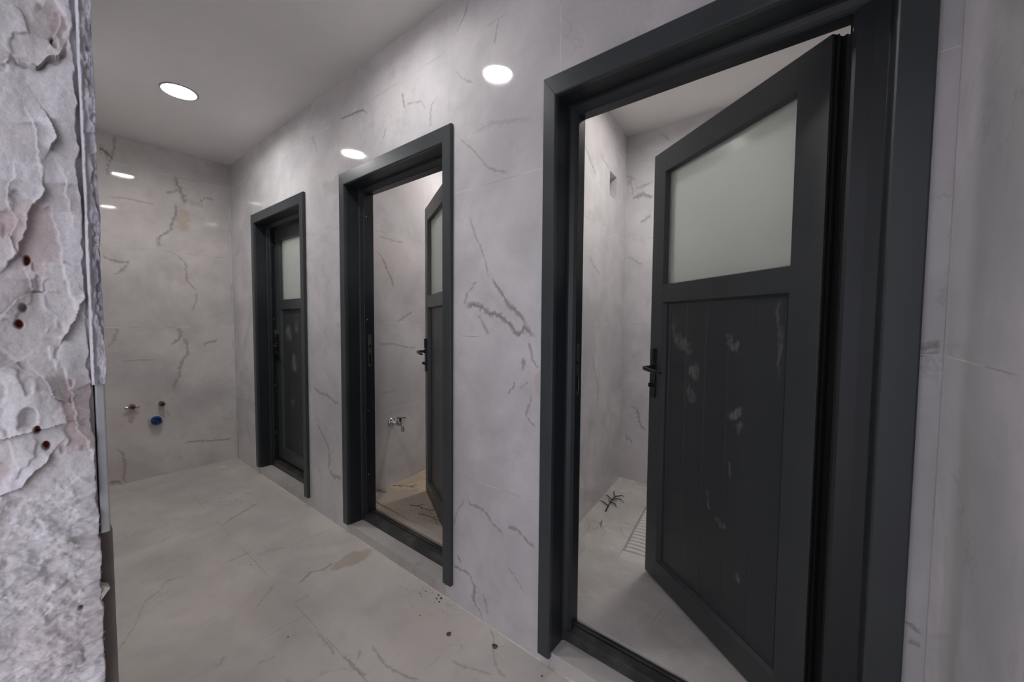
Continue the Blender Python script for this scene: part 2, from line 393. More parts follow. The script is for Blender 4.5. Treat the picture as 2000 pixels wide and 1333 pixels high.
def panel_mat(name, base, smears):
    """door infill panel: charcoal with a few pale palm smears; smears: (x, z, rx, rz, strength) in leaf space"""
    n = NT(name); co = n.coord(); S = n.sep(co)
    wn = n.sep(n.noise(co, 9.0, 4.0, 0.6, color=True))
    gr = n.ramp(n.noise(n.vmath('MULTIPLY', co, (90.0, 90.0, 22.0)), 1.0, 4.0, 0.6), (0.35, 0.70))
    fine = n.ramp(n.noise(co, 30.0, 4.0, 0.65), (0.35, 0.65))
    acc = n.math('MULTIPLY', n.ramp(n.noise(co, 6.0, 6.0, 0.7), (0.60, 0.80)), 0.10)
    for (x, z, rx, rz, st) in smears:
        dx = n.math('DIVIDE', n.math('SUBTRACT', n.math('MULTIPLY_ADD', wn[0], 0.10, S[0]), x + 0.05), rx)
        dz = n.math('DIVIDE', n.math('SUBTRACT', n.math('MULTIPLY_ADD', wn[1], 0.14, S[2]), z + 0.07), rz)
        rr = n.math('ADD', n.math('MULTIPLY', dx, dx), n.math('MULTIPLY', dz, dz))
        v = n.math('MULTIPLY', n.ramp(rr, (0.2, 1.2, 1.0, 0.0)), st)
        acc = n.math('MAXIMUM', acc, n.math('MULTIPLY', v, n.math('MULTIPLY_ADD', gr, 0.7, n.math('MULTIPLY', fine, 0.35))))
    col = n.mix(n.math('MINIMUM', acc, 1.0), rgba(*base), rgba(0.34, 0.325, 0.32))
    n.principled(col, n.math('MULTIPLY_ADD', acc, 0.3, 0.36), spec=0.4)
    return n.m

def plain(name, col, rough=0.5, metal=0.0, bumpscale=None, bstr=0.2, bdist=0.004, var=0.0, vscale=8.0, spec=0.5):
    n = NT(name); co = n.coord(); c = rgba(*col)
    if var:
        f = n.ramp(n.noise(co, vscale, 5.0, 0.6), (0.3, 0.7))
        c = n.mix(f, rgba(*[x*(1-var) for x in col]), rgba(*[min(1, x*(1+var)) for x in col]))
    n.principled(c, rough, metal, spec, bump=(n.noise(co, bumpscale, 4.0) if bumpscale else None), bstr=bstr, bdist=bdist)
    return n.m

# ------------------------------------------------------------------ materials
JZ = (0.587, 1.187, 1.787, 2.387)
CZ = (0.64, 1.24, 1.84, 2.44)
Mt = {}
Mt['door_wall'] = marble('marble_door_wall', (0, 2), VEINS['door'], JZ,
    [(0.55, 2.08, 3), (1.41, 2.08, 3), (1.888, 2.08, 3), (2.822, 2.08, 3), (3.371, 2.08, 3), (4.20, 2.08, 3)], seed=0.4,
    auto=0.22, stains=[(3.31, 1.02, 0.03, 0.06, (0.62, 0.54, 0.48), 0.5)], rough=0.05, jw=0.0013)
Mt['back_wall'] = marble('marble_back_wall', (1, 2), VEINS['back'], JZ, [(-0.012, 0, 3), (-0.37, 2.2, 2.387)], seed=2.2, auto=0.15,
    base=(0.73, 0.685, 0.665), stains=[(-0.33, 2.07, 0.055, 0.115, (0.62, 0.50, 0.38), 0.6), (-0.36, 1.62, 0.12, 0.09, (0.58, 0.51, 0.46), 0.35)], rough=0.035, jw=0.0022)
Mt['left_wall'] = marble('marble_left_wall', (0, 2), (), JZ, [(0.9, 0, 3), (2.1, 0, 3)], seed=5.0, auto=0.6)
Mt['front_wall'] = marble('marble_front_wall', (1, 2), (), (0.587, 1.187), base=(0.84, 0.815, 0.825), vj=[(-0.004, 0, 3)], seed=7.3, auto=0.25, rough=0.12,
    stains=[(-0.17, 0.80, 0.07, 0.34, (0.66, 0.65, 0.645), 0.7), (-0.35, 1.75, 0.12, 0.30, (0.62, 0.61, 0.61), 0.5)])
Mt['floor'] = marble('marble_floor', (0, 1), VEINS['floor'], (-0.452,), [(0.62, -3, -0.452), (1.83, -0.452, 0), (1.22, -3, -0.452), (3.02, -0.452, 0), (2.42, -3, -0.452), (3.62, -3, -0.452)], seed=9.0,
    base=(0.68, 0.635, 0.595), rough=0.30, auto=0.32, dust=0.35, grout=(0.66, 0.61, 0.55), jw=0.0012,
    stains=[(2.20, -0.12, 0.06, 0.11, (0.52, 0.44, 0.34), 0.7), (0.20, -0.60, 0.05, 0.12, (0.6, 0.48, 0.43), 0.4), (0.139, -0.146, 0.028, 0.035, (0.85, 0.8, 0.74), 0.9)])
Mt['step'] = marble('marble_step', (0, 1), (), (), (), seed=11.0, base=(0.60, 0.57, 0.54), rough=0.2, auto=0.4, dust=0.25)
Mt['cab2'] = marble('marble_cabin_2', (1, 2), VEINS['cab2'], CZ, (), seed=12.0, auto=0.12, rough=0.10)
Mt['cab3'] = marble('marble_cabin_3', (1, 2), VEINS['cab3'], CZ, (), seed=14.0, auto=0.25, rough=0.10)
Mt['cab3b'] = marble('marble_cabin_back', (0, 2), VEINS['cab3b'], CZ, (), seed=15.0, auto=0.15, rough=0.10)
Mt['cabfloor'] = marble('marble_cabin_floor', (0, 1), (), (0.42,), [(3.62, 0, 0.42), (3.18, 0.42, 2)], seed=17.0, base=(0.78, 0.735, 0.69), rough=0.25, auto=0.35, dust=0.4)
Mt['cabfloor2'] = marble('marble_cabin_floor_dirty', (0, 1), (), (), (), seed=19.0, base=(0.52, 0.43, 0.34), rough=0.6, auto=0.3, dust=0.8)
Mt['ceiling'] = plain('ceiling_paint', (0.86, 0.84, 0.825), 0.75, bumpscale=30, bstr=0.05, var=0.02, vscale=2)
Mt['casing'] = painted('casing_charcoal', (0.046, 0.053, 0.059), rough=0.34, dust=0.30, dustcol=(0.14, 0.145, 0.15))
Mt['frame'] = painted('frame_charcoal', (0.021, 0.026, 0.030), rough=0.40, dust=0.12, dustcol=(0.12, 0.12, 0.12))
Mt['leaf'] = painted('leaf_charcoal', (0.052, 0.058, 0.060), rough=0.33, dust=0.22, dustcol=(0.13, 0.13, 0.135))
Mt['sill'] = painted('sill_charcoal', (0.035, 0.036, 0.037), rough=0.4, dust=0.9, dustcol=(0.27, 0.26, 0.245), scale=2.0)
Mt['rubber'] = plain('rubber_black', (0.006, 0.006, 0.006), 0.7)
Mt['handle'] = plain('handle_black', (0.012, 0.013, 0.014), 0.3)
Mt['zinc'] = plain('zinc_plate', (0.42, 0.43, 0.43), 0.35, 1.0, var=0.35, vscale=120)
Mt['screw'] = plain('screw_white', (0.7, 0.7, 0.68), 0.4)
Mt['chrome'] = plain('chrome', (0.50, 0.49, 0.46), 0.18, 1.0, var=0.1)
Mt['brass'] = plain('tarnished_brass', (0.33, 0.24, 0.13), 0.35, 1.0, var=0.4, vscale=70)
Mt['brass_red'] = plain('copper_brown', (0.22, 0.13, 0.09), 0.45, 0.7, var=0.4, vscale=70)
Mt['blue'] = plain('blue_plastic', (0.012, 0.065, 0.22), 0.5, var=0.4, vscale=60)
Mt['white_pl'] = plain('white_foam', (0.62, 0.63, 0.62), 0.8, var=0.15, vscale=60)
def ceramic_mat():
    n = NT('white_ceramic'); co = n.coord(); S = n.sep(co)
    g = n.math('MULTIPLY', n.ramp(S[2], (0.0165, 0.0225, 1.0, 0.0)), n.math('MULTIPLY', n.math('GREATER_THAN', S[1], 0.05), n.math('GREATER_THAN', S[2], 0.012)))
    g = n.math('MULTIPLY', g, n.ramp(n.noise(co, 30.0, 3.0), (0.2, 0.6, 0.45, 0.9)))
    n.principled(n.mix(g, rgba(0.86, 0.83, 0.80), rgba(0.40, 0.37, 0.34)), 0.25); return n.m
Mt['ceramic'] = ceramic_mat()   # patchy darker grey low down between the ribs
Mt['twig'] = plain('dry_twig', (0.055, 0.045, 0.028), 0.8, var=0.4, vscale=60)
Mt['twig_l'] = plain('pale_twig', (0.17, 0.12, 0.08), 0.8, var=0.4, vscale=60)
Mt['dirt'] = plain('dirt_crumb', (0.10, 0.085, 0.06), 0.9, var=0.5, vscale=120)
Mt['chip'] = plain('plaster_chip', (0.75, 0.72, 0.68), 0.8)
def sand_mat():
    n = NT('sand_dust'); co = n.coord(); S = n.sep(co)
    f = n.ramp(n.math('ADD', n.math('MULTIPLY', n.noise(co, 5.0, 6.0, 0.65), 0.9), n.math('MULTIPLY', S[1], -0.28)), (0.22, 0.42))
    col = n.mix(f, rgba(0.66, 0.52, 0.37), rgba(0.50, 0.43, 0.36))
    col = n.mix(n.ramp(n.noise(co, 38.0, 5.0, 0.7), (0.55, 0.75)), col, rgba(0.34, 0.27, 0.20))
    col = n.mix(n.ramp(n.noise(co, 24.0, 5.0, 0.7), (0.60, 0.72)), col, rgba(0.72, 0.65, 0.57))
    n.principled(col, 0.95, spec=0.2, bump=n.noise(co, 90.0, 5.0, 0.7), bstr=0.6, bdist=0.006); return n.m
Mt['sand'] = sand_mat()
Mt['adhesive'] = plain('tile_adhesive', (0.085, 0.070, 0.058), 0.9, bumpscale=60, bstr=0.6, var=0.25, vscale=30)
Mt['housing'] = plain('lamp_housing', (0.6, 0.6, 0.6), 0.5)
Mt['trimring'] = plain('lamp_trim', (0.36, 0.36, 0.36), 0.35)
def emit(name, st, col=(1.0, 0.985, 0.97)):
    n = NT(name); e = n.node('ShaderNodeEmission'); e.inputs[0].default_value = rgba(*col); e.inputs[1].default_value = st
    n.t.links.new(e.outputs[0], n.out.inputs[0]); return n.m
Mt['lamp'] = emit('lamp_diffuser', LAMP); Mt['lamp_dim'] = emit('lamp_diffuser_dim', LAMP*0.68)
Mt['lamp_cab'] = emit('cabin_lamp_diffuser', CABIN, (1.0, 0.97, 0.93))
def glass_mat():
    n = NT('frosted_glass'); co = n.coord()
    bn = n.node('ShaderNodeBump'); n.put(bn.inputs['Height'], n.noise(co, 420.0, 2.0)); bn.inputs['Strength'].default_value = 0.35; bn.inputs['Distance'].default_value = 0.002
    fine = n.ramp(n.noise(co, 420.0, 1.0), (0.3, 0.7, 0.93, 1.0))
    tr = n.node('ShaderNodeBsdfTranslucent'); n.put(tr.inputs[0], n.mix(fine, rgba(0.84, 0.87, 0.84), rgba(0.93, 0.96, 0.93)))
    df = n.node('ShaderNodeBsdfDiffuse'); df.inputs[0].default_value = rgba(0.46, 0.49, 0.47)
    gl = n.node('ShaderNodeBsdfGlossy'); gl.inputs[0].default_value = rgba(0.8); gl.inputs[1].default_value = 0.35
    for q in (tr, df, gl): n.t.links.new(bn.outputs[0], q.inputs['Normal'])
    m1 = n.node('ShaderNodeMixShader'); m1.inputs[0].default_value = 0.18
    rf = n.node('ShaderNodeBsdfRefraction'); rf.inputs['Color'].default_value = rgba(0.93, 0.97, 0.94); rf.inputs['IOR'].default_value = 1.02; rf.inputs['Roughness'].default_value = 0.75
    m0 = n.node('ShaderNodeMixShader'); m0.inputs[0].default_value = 0.55
    n.t.links.new(tr.outputs[0], m0.inputs[1]); n.t.links.new(rf.outputs[0], m0.inputs[2])
    n.t.links.new(m0.outputs[0], m1.inputs[1]); n.t.links.new(df.outputs[0], m1.inputs[2])
    m2 = n.node('ShaderNodeMixShader'); m2.inputs[0].default_value = 0.05
    n.t.links.new(m1.outputs[0], m2.inputs[1]); n.t.links.new(gl.outputs[0], m2.inputs[2])
    n.t.links.new(m2.outputs[0], n.out.inputs[0]); return n.m
Mt['glass'] = glass_mat()

# ------------------------------------------------------------------ room shell
H = 2.5906           # corridor ceiling
HC = 2.58            # cabin ceilings
FZ = 0.10            # cabin floors
YB = 1.59            # cabin back wall
XF = 4.2816          # front wall
YL = -1.095          # left wall face
DOORS = [  # outer L, inner L, inner R, outer R, z under leg L, R
    (0.5215, 0.5750, 1.3960, 1.4500, 0.060, 0.064),
    (1.9140, 1.9680, 2.7940, 2.8480, 0.058, 0.078),
    (3.3150, 3.3660, 4.1880, 4.2480, 0.040, 0.058)]
ZI, ZO = 2.006, 2.0755

MB().box(-0.1, 5.2, -3.2, 0.02, -0.12, 0).build('floor', Mt['floor'])
tag(bpy.data.objects['floor'], kind='structure')
LAMPS = [(1.079, -0.545), (2.655, -0.50)]
CABLAMPS = [(0.95, 0.85), (2.12, 1.05), (3.53, 1.00)]
RL, REC = 0.081, 0.013
def ceiling_slab(x0, x1, ya, yb, z, lamps):
    """soffit with a round cut-out for every recessed lamp, closed above"""
    m = MB(); q = 0.12; n_ = 40; x = x0
    def quad(a, b, c, d): m.add([(a, c, z), (b, c, z), (b, d, z), (a, d, z)], [(0, 1, 2, 3)])
    for lx_, ly_ in lamps:
        quad(x, lx_-q, ya, yb); quad(lx_-q, lx_+q, ya, ly_-q); quad(lx_-q, lx_+q, ly_+q, yb); x = lx_+q
        v = []; f = []
        for k in range(n_):
            t = 2*math.pi*k/n_; c_, s_ = math.cos(t), math.sin(t); e = q/max(abs(c_), abs(s_))
            v += [(lx_+RL*c_, ly_+RL*s_, z), (lx_+e*c_, ly_+e*s_, z)]
        for k in range(n_): j = (k+1) % n_; f.append((2*k, 2*k+1, 2*j+1, 2*j))
        m.add(v, f)
    quad(x, x1, ya, yb); m.box(x0, x1, ya, yb, z+0.045, z+0.12)
    for (a, b, c, d) in ((x0, x1, ya, ya+.01), (x0, x1, yb-.01, yb), (x0, x0+.01, ya, yb), (x1-.01, x1, ya, yb)): m.box(a, b, c, d, z+0.0005, z+0.05)
    return m
tag(ceiling_slab(-0.15, XF+0.12, -1.35, 0.0, H, LAMPS).build('ceiling', Mt['ceiling']), kind='structure')
tag(MB().box(-0.12, 0.0, -1.3, 0.02, -0.1, H).build('wall_back', Mt['back_wall']), kind='structure')
m = MB(); xs = 0.0
for (ol, il, ir, orr, b0, b1) in DOORS:
    m.box(xs, il-0.006, 0.0, 0.145, 0, H+0.05); m.box(il-0.006, ir+0.006, 0.0, 0.145, ZI+0.006, H+0.05); xs = ir+0.006
m.box(xs, XF+0.12, 0.0, 0.145, 0, H+0.05)
tag(m.build('wall_right', Mt['door_wall']), kind='structure')
tag(MB().box(XF, XF+0.12, -1.45, 0.0, 0, H).build('wall_front', Mt['front_wall']), kind='structure')

Mt['grout'] = plain('joint_filler', (0.80, 0.745, 0.66), 0.8, var=0.12, vscale=40)
m = MB(); xs = 0.0
for d_ in DOORS: m.box(xs, d_[1]-0.006, -0.0045, 0.001, -0.001, 0.0022); m.box(d_[1]-0.006, d_[2]+0.006, -0.0045, 0.0004, -0.001, 0.0022); xs = d_[2]+0.006
m.box(xs, XF, -0.0045, 0.001, -0.001, 0.0022); tag(m.build('trim_1', Mt['grout']), kind='structure')
tag(MB().box(-0.001, 0.0055, -1.095, -0.0045, -0.001, 0.0022).build('trim_2', Mt['grout']), kind='structure')
# cabin shells ---------------------------------------------------------------
def lx(l, y):   # wall line ((x at back, YB), (x at front, .15))
    (xb, xf) = l; return xb + (xf-xb)*(YB-y)/(YB-0.15)
L1, L2, L3 = (0.28, 0.46), (1.60, 1.80), (2.935, 3.11)
TH = 0.10
y0 = 0.146
tag(MB().prism([(0.0, y0), (lx(L1, y0), y0), (L1[0], YB), (0.0, YB)], 0, HC).build('wall_cabin_one_left', Mt['cab3']), kind='structure')
tag(MB().prism([(lx(L2, y0)-TH, y0), (lx(L2, y0), y0), (L2[0], YB), (L2[0]-TH, YB)], 0, HC).build('wall_cabin_two_left', Mt['cab2']), kind='structure')
# partition with the small square niche
m = MB()
ny0, ny1, nz0, nz1, nd = 1.225, 1.365, 2.068, 2.222, 0.07
def P3(y, off=0.0): return (lx(L3, y)-off, y)
m.prism([P3(y0, TH), P3(y0), P3(ny0), P3(ny0, TH)], 0, HC)
m.prism([P3(ny1, TH), P3(ny1), P3(YB), P3(YB, TH)], 0, HC)
m.prism([P3(ny0, TH), P3(ny0), P3(ny1), P3(ny1, TH)], 0, nz0)
m.prism([P3(ny0, TH), P3(ny0), P3(ny1), P3(ny1, TH)], nz1, HC)
m.prism([P3(ny0, TH), P3(ny0, nd), P3(ny1, nd), P3(ny1, TH)], nz0, nz1)
tag(m.build('wall_cabin_three_left', Mt['cab3']), kind='structure')
tag(MB().box(XF+0.12, XF+0.24, 0.0, YB, 0, HC).build('wall_cabin_three_right', Mt['cab2']), kind='structure')
tag(MB().box(0.0, XF+0.24, YB, YB+0.1, 0, HC).build('wall_cabin_back', Mt['cab3b']), kind='structure')
tag(ceiling_slab(0.0, XF+0.24, 0.145, YB+0.1, HC, CABLAMPS).build('ceiling_cabins', Mt['ceiling']), kind='structure')
tag(MB().prism([(lx(L1, 0.156), 0.156), (lx(L2, 0.156)-TH, 0.156), (L2[0]-TH, YB), (L1[0], YB)], 0, FZ).build('floor_cabin_one', Mt['cabfloor']), kind='structure')
tag(MB().prism([(lx(L2, 0.156), 0.156), (lx(L3, 0.156)-TH, 0.156), (L3[0]-TH, YB), (L2[0], YB)], 0, FZ).build('floor_cabin_two', Mt['cabfloor2']), kind='structure')
hx0, hx1, hy0, hy1 = 3.44, 3.66, 0.80, 1.10        # drain hole below the squat pan
m = MB(); xr = XF+0.12
m.prism([(lx(L3, 0.156), 0.156), (xr, 0.156), (xr, hy0), (lx(L3, hy0), hy0)], 0, FZ)
m.prism([(lx(L3, hy1), hy1), (xr, hy1), (xr, YB), (L3[0], YB)], 0, FZ)
m.prism([(lx(L3, hy0), hy0), (hx0, hy0), (hx0, hy1), (lx(L3, hy1), hy1)], 0, FZ)
m.box(hx1, xr, hy0, hy1, 0, FZ); m.box(hx0, hx1, hy0, hy1, -0.05, 0.0)
tag(m.build('floor_cabin_three', Mt['cabfloor']), kind='structure')

# ------------------------------------------------------------------ left wall with the broken plaster end
XP = 3.45
wl = empty('wall_left'); tag(wl, kind='structure')
m = MB(); m.box(-0.1, 3.40, -1.105, YL, 0, H)
m.box(3.40, 3.4485, -1.105, YL, 1.178, 2.2); m.box(3.40, XF, -1.105, YL, 2.2, H)
m.build('tile_face', Mt['left_wall'], wl)
m = MB(); m.box(-0.1, 3.425, -1.45, -1.105, 0, H); m.box(3.425, XF, -1.45, -1.105, 2.2, H)
m.build('masonry_core', Mt['adhesive'], wl)
# broken tile whose pale edge shows below the render, and the brown bed under it
mesh_obj('broken_tile_edge', *(lambda b: (b.v, b.f))(MB().box(3.39, 3.449, -1.1035, -1.0955, 0.996, 1.176)), plain('tile_edge', (0.36, 0.37, 0.37), 0.45, var=0.06, vscale=20), wl, bevel=0.0015)
MB().box(3.39, 3.436, -1.1075, -1.0930, 0.0, 0.994).build('adhesive_bed', plain('adhesive_brown', (0.20, 0.175, 0.155), 0.9, bumpscale=80, bstr=0.3, var=0.12), wl)

def vnoise(P, scale, seed):
    """smooth value noise on an (n,2) array"""
    q = P*scale + seed*17.3; i = np.floor(q).astype(np.int64); f = q - i; f = f*f*f*(f*(f*6-15)+10)
    def h(a, b):
        k = (a*374761393 + b*668265263 + int(seed*1013)*69069) & 0xffffffff
        k = ((k ^ (k >> 13))*1274126177) & 0xffffffff
        return ((k ^ (k >> 16)) & 0xffff)/65535.0
    a, b = i[:, 0], i[:, 1]
    v0 = h(a, b)*(1-f[:, 0]) + h(a+1, b)*f[:, 0]; v1 = h(a, b+1)*(1-f[:, 0]) + h(a+1, b+1)*f[:, 0]
    return v0*(1-f[:, 1]) + v1*f[:, 1]
def fbm(P, scale, seed, octv=4, g=0.5):
    s = 0; a = 1; t = 0
    for k in range(octv):
        s = s + a*vnoise(P, scale*2**k, seed+k*3.7); t += a; a *= g
    return s/t
def sstep(x, a, b):
    t = np.clip((x-a)/(b-a), 0, 1); return t*t*(3-2*t)

def grid_mesh(name, ys, zs, X, Y, col, mat, parent, Zc=None):
    ny, nz = len(ys), len(zs)
    Z = np.repeat(zs[None, :], ny, 0) if Zc is None else Zc
    co = np.stack([X, Y, Z], -1).reshape(-1, 3)
    idx = np.arange(ny*nz).reshape(ny, nz)
    f = np.stack([idx[:-1, :-1], idx[1:, :-1], idx[1:, 1:], idx[:-1, 1:]], -1).reshape(-1, 4)
    me = bpy.data.meshes.new(name)
    me.vertices.add(len(co)); me.vertices.foreach_set('co', co.astype(np.float32).ravel())
    me.loops.add(f.size); me.loops.foreach_set('vertex_index', f.astype(np.int32).ravel())
    me.polygons.add(len(f)); me.polygons.foreach_set('loop_start', np.arange(0, f.size, 4, dtype=np.int32))
    me.update(); me.polygons.foreach_set('use_smooth', np.ones(len(f), bool))
    ca = me.color_attributes.new('coat', 'FLOAT_COLOR', 'POINT')
    ca.data.foreach_set('color', np.concatenate([col.reshape(-1, 3), np.ones((ny*nz, 1))], 1).astype(np.float32).ravel())
    me.materials.append(mat); me.validate()
    return link(bpy.data.objects.new(name, me), parent)

n = NT('peeling_plaster'); at = n.node('ShaderNodeAttribute', attribute_name='coat'); co = n.coord()
fn = n.ramp(n.noise(co, 260.0, 4.0, 0.7), (0.3, 0.7, 0.90, 1.06))
n.principled(n.vmath('MULTIPLY', at.outputs['Color'], n.comb(fn, fn, fn)), 0.8, spec=0.25, bump=n.noise(co, 480.0, 5.0, 0.7), bstr=0.55, bdist=0.0012)
Mt['plaster'] = n.m

ys = np.linspace(-1.235, -1.1085, 150); zs = np.linspace(0.55, 1.95, 1500)
Y, Z = np.meshgrid(ys, zs, indexing='ij'); P = np.stack([Y.ravel(), Z.ravel()], 1)
E = 0.55    # features are taller than wide
Ps = P*np.array([1.0, E])
warp = np.stack([fbm(P, 60, 31, 3)-.5, fbm(P, 60, 47, 3)-.5], 1)*0.007
Pw = P + warp
def segdist(P, pts):
    D = np.full(len(P), 9.0); Sg = np.zeros(len(P)); T = np.zeros(len(P)); tot = len(pts)-1
    for k in range(tot):
        a = np.array(pts[k]); b = np.array(pts[k+1]); d = b-a; L = (d@d)+1e-12
        t = np.clip(((P-a)@d)/L, 0, 1); q = a + t[:, None]*d; r = P-q; dd = np.sqrt((r**2).sum(1))
        s = np.sign(d[0]*r[:, 1]-d[1]*r[:, 0]); m_ = dd < D
        D[m_] = dd[m_]; Sg[m_] = s[m_]; T[m_] = (k+t[m_])/tot
    return D, Sg, T
low = sstep(P[:, 1], 1.10, 1.02)                     # the coarse mortar zone lower down
h = (fbm(Ps, 14, 3, 3)-.5)*0.014 + (fbm(Ps, 55, 5, 4)-.5)*0.004
l1 = fbm(Ps + warp, 15, 11, 5, 0.5); l2 = fbm(Ps + warp*1.4, 23, 19, 4, 0.5)
lay1 = sstep(l1, 0.50, 0.525); lay2 = sstep(l2, 0.55, 0.57)
h += 0.0022*lay1*(1-low) + 0.0018*lay2*(1-low)
h += low*((fbm(P*np.array([.75, 1.0]) + P[:, ::-1]*np.array([.35, .3]) + warp, 46, 23, 5, 0.55)-.5)*0.015 + np.abs(fbm(P*np.array([.7, 1.1]) + warp, 60, 29, 4)-.5)*0.012)
SIDE = [1, 1, -1, 1, -1, 1, 1, 1, -1, 1, 1, 1, 1, 1, 1, 1]
rec = np.zeros(len(P))
for k, pts in enumerate(RIDGES):
    D, Sg, T = segdist(Pw, pts); s = Sg*SIDE[k]
    env = np.clip(np.minimum(T, 1-T)*8+0.25, 0, 1)
    hi = np.where(s > 0, np.exp(-D/0.0075), 0)*0.0052
    lo = np.where(s <= 0, np.exp(-D/0.0090), 0)*0.0042
    h += (hi - lo)*env; rec = np.maximum(rec, np.where(s <= 0, np.exp(-D/0.012), 0)*env)
red = np.zeros(len(P))
for k, (hy, hz) in enumerate(HOLES):
    rr = (0.0034, 0.0026, 0.0028, 0.0024, 0.0062, 0.0030, 0.003, 0.002)[k]
    d = np.sqrt(((Pw[:, 0]-hy))**2 + ((Pw[:, 1]-hz)/1.7)**2)
    q = sstep(d, rr*1.25, rr*0.6); h -= 0.010*q; red = np.maximum(red, q*(0.0 if k in (1, 4, 5, 7) else 1.0)); rec = np.maximum(rec, 0.7*sstep(d, rr*2.2, rr))
h = h.reshape(Y.shape)
# ragged arris beside the groove
wgt = sstep(Y, -1.120, -1.1085); jit = (fbm(np.stack([np.zeros(Z.size), Z.ravel()], 1), 45, 61, 4, 0.6).reshape(Z.shape)-.5)*0.0075
lean = np.interp(Z, [0.87, 1.02, 1.25, 1.45], [0.0040, 0.0036, 0.0, 0.0])
Yj = Y + wgt*(jit + lean)
X = XP + h; X[-1, :] = XP - 0.008
base = np.array([0.66, 0.64, 0.655]); under = np.array([0.52, 0.49, 0.48]); pink = np.array([0.57, 0.46, 0.45]); brick = np.array([0.26, 0.045, 0.02])
expo = np.clip((1-lay1)*(1-lay2*0.6)*0.75 + rec*0.5, 0, 1)*(1-0.5*low)
pk = sstep(fbm(Ps, 22, 71, 3), 0.50, 0.66)*expo
col = base*(0.93+0.14*fbm(P, 90, 77, 3))[:, None]
col = col*(1-expo[:, None]) + under*expo[:, None]
col = col*(1-0.55*pk[:, None]) + pink*0.55*pk[:, None]
col = col*(1-red[:, None]) + brick*red[:, None]
grid_mesh('peeling_plaster', ys, zs, X, Yj, col, Mt['plaster'], wl)
m = MB(); m.box(3.425, XP-0.005, -1.116, -1.1045, 1.02, 2.2); m.box(3.425, XP-0.004, -1.45, -1.234, 0, 2.2); m.box(3.425, XP-0.004, -1.236, -1.112, 0, 0.552); m.box(3.425, XP-0.004, -1.236, -1.112, 1.948, 2.2)
m.build('plain_plaster', plain('old_plaster', (0.48, 0.465, 0.48), 0.85, bumpscale=40, bstr=0.9, bdist=0.01, var=0.15, vscale=25), wl)
# rough render bead standing along the corner, above the broken tile
ys = np.linspace(-1.1062, -1.0938, 22); zs = np.linspace(1.172, 1.95, 700)
Y, Z = np.meshgrid(ys, zs, indexing='ij'); P = np.stack([Y.ravel(), Z.ravel()], 1)
t = (Y-ys[0])/(ys[-1]-ys[0])
hh = (fbm(P*np.array([1.4, .5]), 150, 83, 4, 0.6).reshape(Y.shape)-.5)*0.006 + 0.0035*np.exp(-((t-0.18)/0.14)**2) - 0.004*sstep(fbm(P*np.array([1, .6]), 70, 91, 3), 0.52, 0.6).reshape(Y.shape)*sstep(t, 0.35, 0.55)
X = XP + 0.003 + hh; X[0, :] = XP-0.008; X[-1, :] = XP-0.02
ed = sstep(t, 0.8, 1.0)*(fbm(np.stack([np.zeros(Z.size), Z.ravel()], 1), 40, 97, 4).reshape(Z.shape)-.5)*0.003
dk = sstep(fbm(P*np.array([1, .5]), 90, 95, 4), 0.45, 0.62)*sstep(t.ravel(), 0.35, 0.6)
col = np.array([0.60, 0.58, 0.62])*(1-dk[:, None]) + np.array([0.38, 0.37, 0.42])*dk[:, None]
Zc = Z.copy(); Zc[:, 0] += 0
grid_mesh('corner_render', ys, zs, X, Y+ed, col, Mt['plaster'], wl)
# crumbs of mortar clinging in the gap
m = MB(); rnd = random.Random(3)
for k in range(46):
    z = rnd.uniform(0.62, 1.06); y = -1.1055 + rnd.uniform(-.0012, .0012); r = rnd.uniform(0.0006, 0.0019)
    m.lathe([(-r, 0), (-r*.6, r*.8), (0, r), (r*.7, r*.7), (r, 0)], (XP-0.006+rnd.uniform(-.006, .004), y, z), (rnd.uniform(-1, 1), .3, rnd.uniform(-1, 1)), n=6)
m.add([(3.452,-1.1065,0.918),(3.452,-1.1065,0.936),(3.455,-1.0985,0.931),(3.44,-1.1065,0.918),(3.44,-1.1065,0.936),(3.44,-1.099,0.931)], [(0,1,2),(3,5,4),(0,2,5,3),(1,4,5,2),(0,3,4,1)])
m.build('mortar_crumbs', plain('mortar', (0.40, 0.37, 0.33), 0.9, var=0.2), wl); bpy.data.objects['mortar_crumbs']['kind'] = 'stuff'

# ------------------------------------------------------------------ doors
def sweep(profL, profT, profR, xl, xr, zt, zbl, zbr):
    """closed profile (inset a, depth y) run up the left jamb, along the head and down the right jamb, mitred"""
    r0 = [(xl+a, y, zbl) for a, y in profL]
    r1 = [(xl+a, y, zt-b) for (a, y), (b, _) in zip(profL, profT)]
    r2 = [(xr-a, y, zt-b) for (a, y), (b, _) in zip(profR, profT)]
    r3_ = [(xr-a, y, zbr) for a, y in profR]
    return r0, r1, r2, r3_

SMEAR = {3: [(-0.62, 1.25, 0.014, 0.06, .30), (-0.55, 1.16, 0.05, 0.035, .55), (-0.60, 1.19, 0.02, 0.03, .6), (-0.315, 1.20, 0.022, 0.022, .9), (-0.29, 1.17, 0.03, 0.02, .6),
             (-0.50, 1.06, 0.035, 0.04, .6), (-0.50, 0.96, 0.035, 0.032, .6), (-0.28, 0.95, 0.035, 0.025, .7), (-0.27, 0.90, 0.02, 0.015, .6), (-0.31, 0.75, .012, .03, .5), (-0.40, 0.60, .012, .03, .5),
             (-0.33, 0.55, .02, .02, .5), (-0.13, 1.20, .012, .12, .35), (-0.25, .40, .010, .02, .5)],
         2: [(-0.55, 1.15, .03, .06, .5), (-0.45, .95, .04, .07, .5), (-0.60, .80, .02, .10, .4), (-.5, 1.25, .05, .05, .4)],
         1: [(-0.55, 1.15, .06, .08, .6), (-0.45, .92, .05, .07, .6), (-.5, .60, .05, .04, .4), (-.4, 1.2, .04, .05, .4)]}

